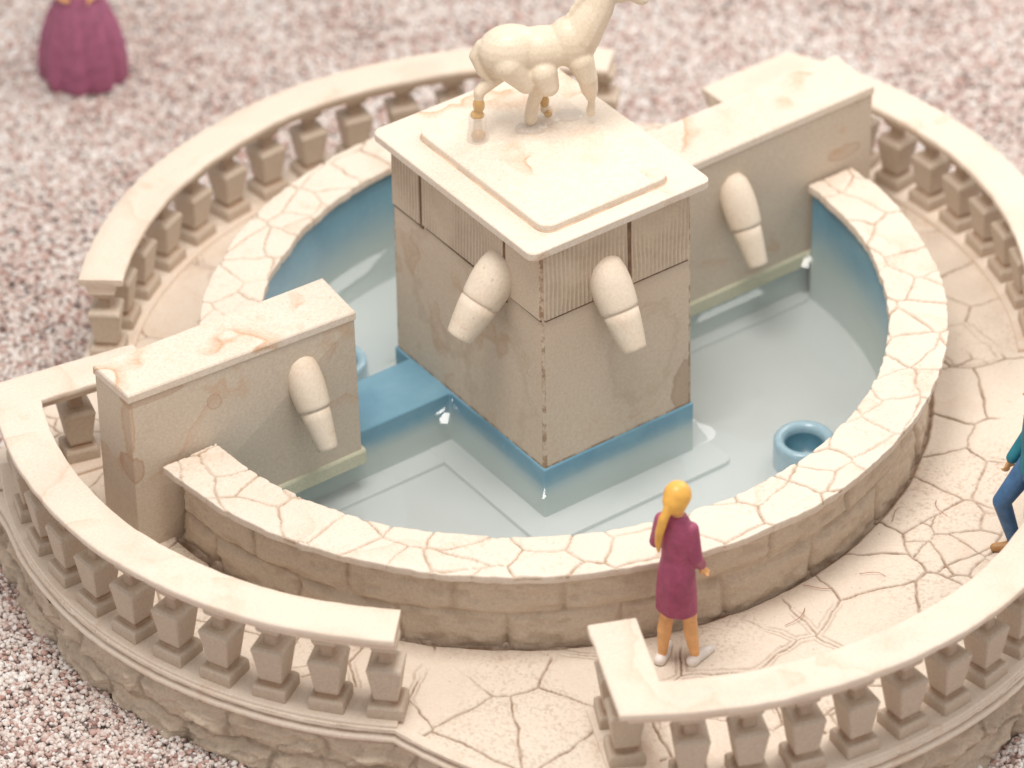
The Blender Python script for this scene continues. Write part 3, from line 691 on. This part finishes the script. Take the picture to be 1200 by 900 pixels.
# ------------------------------------------------------------------ figures: limbs blended into one skin by voxel remeshing
def capsule(p0, p1, r0, r1, n=14, m=5):
    p0, p1 = Vector(p0), Vector(p1); d = p1-p0; L = d.length
    q = Vector((0, 0, 1)).rotation_difference(d.normalized() if L > 1e-6 else Vector((0, 0, 1))).to_matrix()
    sec = []
    for k in range(m+1):
        a = -PI/2+PI/2*k/m; sec.append((max(r0*math.cos(a), 1e-4), r0*math.sin(a)))
    for k in range(m+1):
        a = PI/2*k/m; sec.append((max(r1*math.cos(a), 1e-4), L+r1*math.sin(a)))
    V, F = loft([[tuple(q @ Vector((r*math.cos(2*PI*j/n), r*math.sin(2*PI*j/n), z))+p0) for j in range(n)] for r, z in sec]); return V, F
def ellipsoid(c, r, rot=None, n=16, m=10):
    sec = []
    for k in range(m+1):
        a = -PI/2+PI*k/m; sec.append([(max(math.cos(a), 1e-3)*math.cos(2*PI*j/n), max(math.cos(a), 1e-3)*math.sin(2*PI*j/n), math.sin(a)) for j in range(n)])
    V, F = loft(sec); V = [Vector((x*r[0], y*r[1], z*r[2])) for x, y, z in V]
    if rot is not None: V = [rot @ v for v in V]
    return [tuple(v+Vector(c)) for v in V], F
def blend(name, parts, mat, parent, voxel=.012, smooth=4, T=None):
    V, F = [], []
    for v, f in parts:
        b = len(V); V += list(v); F += [tuple(i+b for i in q) for q in f]
    if T is not None: V = [tuple(T @ Vector(v)) for v in V]
    o = mesh_obj(name, V, F, mat)
    m = o.modifiers.new('r', 'REMESH'); m.mode = 'VOXEL'; m.voxel_size = voxel; m.use_smooth_shade = True
    if smooth: s_ = o.modifiers.new('s', 'SMOOTH'); s_.iterations = smooth; s_.factor = .5
    bake(o)
    o.data.polygons.foreach_set('use_smooth', np.ones(len(o.data.polygons), bool))
    if parent: o.parent = parent
    return o
def chain(pts, rad):
    return [capsule(pts[k], pts[k+1], rad[k], rad[k+1]) for k in range(len(pts)-1)]
def hand(w, d, side, up=(0, 0, 1)):
    """palm with four unequal curled fingers and a thumb; w wrist, d pointing direction"""
    w, d = Vector(w), Vector(d).normalized(); s = Vector(side).normalized(); nn = d.cross(s).normalized(); parts = []
    pc = w+d*.055
    parts.append(ellipsoid(pc, (.036, .018, .055), Matrix((s, nn, d)).transposed()))
    for k, (off, L) in enumerate(((-.028, .060), (-.010, .072), (.009, .068), (.027, .052))):
        a = pc+s*off+d*.042; b = a+d*L*.5+nn*.006; c = b+d*L*.35+nn*.022; e = c+d*L*.12+nn*.026
        parts += chain([a, b, c, e], [.0098, .0092, .0086, .0075])
    a = w+d*.025-s*.028; b = a-s*.025+d*.022+nn*.008; c = b+d*.032+nn*.010
    parts += chain([a, b, c], [.012, .0105, .009])
    return parts
def head_parts(c, f, up=(0, 0, 1), r=.105):
    """skull, jaw, nose, ears, brow, lips about centre c facing f"""
    c, f, u = Vector(c), Vector(f).normalized(), Vector(up); s = f.cross(u).normalized()
    B = Matrix((s, f, u)).transposed(); pt = lambda x, y, z: tuple(c+B @ Vector((x*r, y*r, z*r)))
    P = [ellipsoid(c, (r*.80, r*.95, r*1.08), B), ellipsoid(pt(0, .32, -.62), (r*.55, r*.55, r*.55), B)]
    P += [capsule(pt(0, .93, .02), pt(0, 1.10, -.30), r*.10, r*.15), ellipsoid(pt(0, .84, -.62), (r*.26, r*.10, r*.09), B), ellipsoid(pt(0, .80, .22), (r*.55, r*.16, r*.12), B)]
    for x in (-1, 1): P += [ellipsoid(pt(x*.82, -.05, -.05), (r*.09, r*.2, r*.28), B), ellipsoid(pt(x*.30, .86, .03), (r*.13, r*.08, r*.08), B)]
    return P

# --- woman in plum coat
def frame(loc, fdir):
    f = Vector((fdir[0], fdir[1], 0)).normalized(); r_ = Vector((f.y, -f.x, 0)); return math.atan2(-f.x, f.y)
wo = thing('person', 'woman in plum knee length coat with blond ponytail and white shoes, seen from behind', 'person', (-1.42, -3.915, -.01), frame(None, (.88, .40)))
arms = [([(-.145, 0, 1.52), (-.20, .0, 1.26), (-.09, .17, 1.20)], [.056, .047, .036]), ([(.140, 0, 1.52), (.185, .0, 1.22), (.155, .16, 1.02)], [.056, .047, .036])]
body = []
body += [ellipsoid((0, 0, 1.38), (.13, .095, .25)), ellipsoid((0, 0, 1.02), (.14, .115, .22)), capsule((0, 0, 1.50), (0, .02, 1.70), .062, .055)]
body += head_parts((0, .035, 1.80), (0, 1, 0))
for pts, rd in arms: body += chain(pts, [r*.8 for r in rd])
body += hand((-.09, .17, 1.20), (.9, .35, .1), (0, .2, -1)); body += hand((.155, .16, 1.02), (-.1, .5, -.85), (0, .9, .5))
legs = [([(-.075, 0, .95), (-.09, .0, .50), (-.105, -.05, .09)], [.09, .068, .042]), ([(.075, 0, .95), (.10, .06, .50), (.15, .07, .09)], [.095, .068, .042])]
for pts, rd in legs: body += [capsule(pts[0], pts[1], rd[0], rd[1]), capsule(pts[1], tuple(Vector(pts[1])*.62+Vector(pts[2])*.38+Vector((0, -.015, 0))), rd[1]*.93, .066), capsule(tuple(Vector(pts[1])*.62+Vector(pts[2])*.38+Vector((0, -.015, 0))), pts[2], .066, rd[2])]
for (x, y) in ((-.105, -.05), (.15, .07)): body += [capsule((x, y-.03, .05), (x*1.15, y+.15, .035), .04, .03)]
blend('body', body, M['skin'], wo, .011, 3)
coat = []
sec = []
for z, a, b, oy in ((.585, .185, .150, .01), (.60, .188, .155, .01), (.80, .182, .152, .005), (1.0, .170, .142, 0), (1.16, .138, .116, 0), (1.22, .138, .114, 0), (1.36, .150, .120, 0), (1.50, .160, .112, 0), (1.58, .115, .088, 0), (1.625, .075, .070, .01)):
    sec.append([(a*math.cos(2*PI*k/40)*(1+.025*math.sin(5*2*PI*k/40+z*2)*(z < 1)), oy+b*math.sin(2*PI*k/40)*(1+.03*math.sin(7*2*PI*k/40)*(z < 1)), z) for k in range(40)])
coat.append(loft(sec))
for pts, rd in arms: 
    p2 = tuple(Vector(pts[1])+(Vector(pts[2])-Vector(pts[1]))*.93); coat += chain([pts[0], pts[1], p2], [.066, .060, .048])
blend('coat', coat, M['coat'], wo, .012, 3)
hair = [ellipsoid((0, .005, 1.83), (.122, .128, .128)), ellipsoid((0, -.035, 1.79), (.112, .108, .120))]
hair += chain([(-.02, -.11, 1.77), (-.05, -.15, 1.66), (-.085, -.155, 1.50), (-.10, -.15, 1.38), (-.10, -.14, 1.28)], [.040, .044, .040, .030, .013])
blend('hair', hair, M['hair'], wo, .011, 3)
for (x, y, tw) in ((-.105, -.05, -.02), (.15, .07, .03)):
    sh = [capsule((x, y-.045, .045), (x+tw*.5, y+.05, .048), .056, .054), capsule((x+tw*.5, y+.05, .045), (x+tw*2, y+.185, .038), .056, .038)]
    o = blend('shoe', sh, M['shoe'], wo, .011, 2)

# --- man at the right edge
ma = thing('person', 'man in teal jacket and blue jeans striding on the paving inside the right front balustrade', 'person', (1.975, -4.68, 0), frame(None, (-.84, .50)))
body = [ellipsoid((0, 0, 1.40), (.19, .12, .26)), ellipsoid((0, 0, 1.03), (.165, .125, .18)), capsule((0, 0, 1.55), (0, .02, 1.76), .068, .06)]
body += head_parts((0, .04, 1.86), (0, 1, 0))
marms = [([(.215, 0, 1.54), (.265, .01, 1.20), (.255, .17, .92)], [.072, .058, .042]), ([(-.215, 0, 1.56), (-.27, -.10, 1.27), (-.25, -.06, 1.0)], [.072, .058, .042])]
for pts, rd in marms: body += chain(pts, [r*.8 for r in rd])
body += hand((.255, .17, .92), (0, .35, -.95), (0, .95, .35)); body += hand((-.25, -.06, 1.0), (0, .15, -1), (0, 1, .15))
mlegs = [([(.095, .02, 1.0), (.12, .26, .56), (.11, .12, .10)], [.115, .085, .062]), ([(-.095, 0, 1.0), (-.11, .02, .55), (-.11, -.12, .12)], [.115, .085, .062])]
for pts, rd in mlegs: body += chain(pts, [r*.75 for r in rd])
body += [capsule((.11, .10, .05), (.115, .26, .035), .04, .03), capsule((-.11, -.13, .05), (-.115, .02, .035), .04, .03)]
blend('body', body, M['skin'], ma, .012, 3)
jk = []
sec = []
for z, a, b in ((.98, .190, .142), (1.0, .194, .146), (1.15, .182, .138), (1.35, .205, .145), (1.52, .228, .135), (1.62, .16, .11), (1.67, .09, .085)):
    sec.append([(a*math.cos(2*PI*k/36), b*math.sin(2*PI*k/36), z) for k in range(36)])
jk.append(loft(sec))
for pts, rd in marms:
    p2 = tuple(Vector(pts[1])+(Vector(pts[2])-Vector(pts[1]))*.94); jk += chain([pts[0], pts[1], p2], [.09, .074, .058])
blend('jacket', jk, M['teal'], ma, .012, 3)
je = [ellipsoid((0, 0, .97), (.185, .14, .13))]
for pts, rd in mlegs: je += chain(pts, rd)
blend('jeans', je, M['jeans'], ma, .012, 3)
for (x, y) in ((.11, .10), (-.11, -.13)):
    blend('shoe', [capsule((x, y-.03, .05), (x, y+.07, .055), .055, .053), capsule((x, y+.07, .045), (x+.01, y+.20, .04), .053, .040)], M['brown'], ma, .012, 2)
blend('hair', [ellipsoid((0, .01, 1.90), (.098, .112, .10)), ellipsoid((0, -.035, 1.86), (.09, .09, .11))], M['darkhair'], ma, .012, 3)

# --- lady in long mauve gown, upper left on the gravel
la = thing('person', 'figure in a long pleated mauve gown standing on the gravel at upper left', 'person', (-.10, 8.30, ZG), frame(None, (-.46, -.66)))
body = [ellipsoid((0, 0, 1.45), (.17, .11, .24)), ellipsoid((0, 0, 1.1), (.17, .13, .2)), capsule((0, 0, 1.58), (0, .02, 1.78), .062, .055)]+head_parts((0, .035, 1.87), (0, 1, 0))
larms = [([(.19, 0, 1.58), (.30, .02, 1.33), (.22, .17, 1.16)], [.06, .05, .038]), ([(-.19, 0, 1.58), (-.30, .02, 1.33), (-.22, .17, 1.16)], [.06, .05, .038])]
for pts, rd in larms: body += chain(pts, [r*.82 for r in rd])
for sx_ in (1, -1): body += hand((sx_*.22, .17, 1.16), (-sx_*.7, .6, -.2), (0, .1, -1))
for sx_ in (1, -1): body += chain([(sx_*.09, 0, 1.0), (sx_*.1, .02, .52), (sx_*.1, 0, .08)], [.09, .065, .045])+[capsule((sx_*.1, -.02, .04), (sx_*.11, .17, .035), .04, .03)]
blend('body', body, M['skin'], la, .014, 3)
sec = []
for z, a, b, fo in ((.0, .40, .38, .9), (.03, .455, .42, 1), (.10, .465, .43, 1), (.35, .455, .42, 1), (.60, .41, .38, .9), (.85, .33, .31, .7), (1.05, .23, .21, .4), (1.20, .165, .14, .1), (1.40, .19, .14, 0), (1.56, .20, .125, 0), (1.63, .14, .1, 0), (1.67, .08, .08, 0)):
    row_ = []
    for k in range(96):
        a_ = 2*PI*k/96; w_ = 1+fo*(.06*math.sin(9*a_+1)+.035*math.sin(17*a_+z*2)); row_.append((a*math.cos(a_)*w_, b*math.sin(a_)*w_, z+.02))
    sec.append(row_)
gn = [loft(sec)]
for pts, rd in larms: gn += chain([pts[0], pts[1]], [.08, .066])
blend('gown', gn, M['gown'], la, .014, 2)
blend('hair', [ellipsoid((0, .0, 1.91), (.108, .118, .105)), ellipsoid((0, -.07, 1.88), (.1, .1, .12)), ellipsoid((0, -.14, 1.90), (.06, .06, .06))], M['darkhair'], la, .014, 3)

# ------------------------------------------------------------------ horse statue on the pillar
HZ = HC+.068
hx = Vector((.89, -.45, 0)).normalized()
ho = thing('horse_statue', 'cream plastic horse statue stepping on the pillar top, one foreleg raised', 'statue', (.12, .22, HZ), math.atan2(hx.y, hx.x))
Hm = Matrix.Translation((.12, .22, HZ)) @ Matrix.Rotation(math.atan2(hx.y, hx.x), 4, 'Z'); Hi = Hm.inverted()
def Lc(x, y, z): return tuple(Hi @ Vector((x, y, z)))
b = []
b += [ellipsoid((-.22, 0, .93), (.30, .225, .23)), ellipsoid((.06, 0, .91), (.40, .205, .205)), ellipsoid((.34, 0, .95), (.24, .205, .25))]
b += chain([(.42, 0, 1.02), (.58, 0, 1.28), (.66, 0, 1.50)], [.20, .15, .115])
b += chain([(.66, 0, 1.52), (.80, 0, 1.47), (.97, 0, 1.33)], [.115, .095, .065])+[ellipsoid((.78, 0, 1.40), (.12, .06, .10)), ellipsoid((.99, 0, 1.315), (.06, .055, .05))]
for s_ in (-1, 1): b += [capsule((.63, s_*.055, 1.60), (.635, s_*.065, 1.73), .032, .010)]
for k in range(7): b += [ellipsoid((.34+.045*k, 0, 1.16+.075*k), (.075, .035, .10))]
# hind leg nearest the camera's left: stifle, hock, fetlock, hoof
def leg(pts, rd): return chain([Lc(*p) for p in pts], rd)
hl = Lc(-.356, .461, HZ); 
b += chain([(-.34, .08, .82), (-.32, .10, .62), (hl[0]+.02, hl[1], .50), (hl[0]+.015, hl[1], .30), (hl[0], hl[1], .17), (hl[0], hl[1], .07)], [.15, .095, .052, .034, .042, .046])
hr = Lc(.33, .36, HZ)
b += chain([(-.25, -.10, .84), (-.10, -.11, .62), (hr[0]-.10, hr[1], .46), (hr[0]-.01, hr[1], .24), (hr[0], hr[1], .10)], [.16, .10, .058, .040, .046])
f1 = Lc(.153, .343, HZ)
b += chain([(.06, -.14, .74), (.10, -.16, .60), (f1[0]+.07, f1[1]-.04, .42), (f1[0]+.015, f1[1], .22), (f1[0], f1[1], .08)], [.13, .10, .074, .058, .064])
f2 = Lc(.59, .01, HZ)
b += chain([(.40, -.10, .80), (.46, -.12, .62), (f2[0]-.01, f2[1], .40), (f2[0]+.01, f2[1], .27), (f2[0], f2[1], .15)], [.13, .095, .080, .034, .046])
b += chain([(-.48, .04, .98), (-.53, .05, .86), (-.47, .03, .70), (-.40, .0, .60)], [.05, .06, .055, .02])
hb = blend('body', b, M['figure_cast'], ho, .012, 8)
# glue: clear socket round the hind hoof with amber drips, puddle round the middle hooves
V, F = lathe([(.105, 0), (.095, .06), (.082, .20), (.078, .25), (.07, .26)], 20); V = [(x+hl[0], y+hl[1], z) for x, y, z in V]; mesh_obj('glue_socket', V, F, M['glue'], ho, True)
blend('amber_glue', [ellipsoid((hl[0]+.015, hl[1]-.01, .37), (.058, .058, .085)), ellipsoid((hl[0], hl[1], .26), (.066, .066, .05)), ellipsoid((hl[0], hl[1]-.04, .07), (.07, .05, .055))], M['amber'], ho, .012, 2)
pud = [ellipsoid((f1[0]+.0, f1[1]-.02, .0), (.15, .11, .035)), ellipsoid((hr[0], hr[1]-.02, .0), (.13, .10, .035)), ellipsoid((f1[0]-.09, f1[1]-.07, .0), (.06, .06, .05)), ellipsoid((f1[0]+.07, f1[1]-.10, 0), (.05, .04, .06)), ellipsoid((hr[0]+.22, hr[1]+.02, 0), (.14, .11, .022))]
blend('glue_puddle', pud, M['glue'], ho, .010, 2)
blend('amber_glue', [ellipsoid((hr[0]-.01, hr[1]-.035, .22), (.045, .035, .075)), ellipsoid((hr[0]+.02, hr[1]-.04, .08), (.04, .04, .04))], M['amber'], ho, .012, 2)

# ------------------------------------------------------------------ light
W = bpy.data.worlds.new('World'); SC.world = W; W.use_nodes = True
bg = W.node_tree.nodes['Background']; bg.inputs[0].default_value = (1.0, .975, .955, 1); bg.inputs[1].default_value = .72
def area(name, loc, aim, sx, sy, power, col=(1, .955, .905)):
    L = bpy.data.lights.new(name, 'AREA'); L.shape = 'RECTANGLE'; L.size = sx; L.size_y = sy; L.energy = power; L.color = col
    o = bpy.data.objects.new(name, L); COL.objects.link(o); o.location = loc
    o.rotation_euler = (Vector(aim)-Vector(loc)).to_track_quat('-Z', 'Y').to_euler(); return o
area('key_fill_softbox', (-3.5, -3.0, 18), (0, 0, 0), 6.5, 6.5, 2600)
area('key_fill_softbox', (13, 1, 11), (0, 0, 0), 9, 9, 1200)  # large dim fill lamp, added to soften the shadows of the key

# ------------------------------------------------------------------ camera
cam = bpy.data.cameras.new('camera'); co = bpy.data.objects.new('camera', cam); COL.objects.link(co)
r_ = Vector((.81216052, -.58319106, -.01683685)); u_ = Vector((.3591166, .47695091, .80221761)); b_ = Vector((-.45981579, -.65757587, .59679429))
co.matrix_world = Matrix(((r_.x, u_.x, b_.x, -18.623033), (r_.y, u_.y, b_.y, -26.122578), (r_.z, u_.z, b_.z, 23.894615), (0, 0, 0, 1)))
cam.sensor_width = 36; cam.lens = 4961.3934/1200*36; cam.clip_start = .5; cam.clip_end = 400
cam.dof.use_dof = True; cam.dof.focus_distance = 37.6; cam.dof.aperture_fstop = .36
SC.camera = co
SC.view_settings.view_transform = 'Standard'; SC.view_settings.look = 'None'; SC.view_settings.exposure = 0; SC.view_settings.gamma = 1
SC.render.engine = 'CYCLES'; SC.render.filter_size = 1.0
SC.cycles.use_denoising = True
SC.cycles.volume_bounces = 12; SC.cycles.max_bounces = 14; SC.cycles.transparent_max_bounces = 16
SC.cycles.sample_clamp_indirect = 6
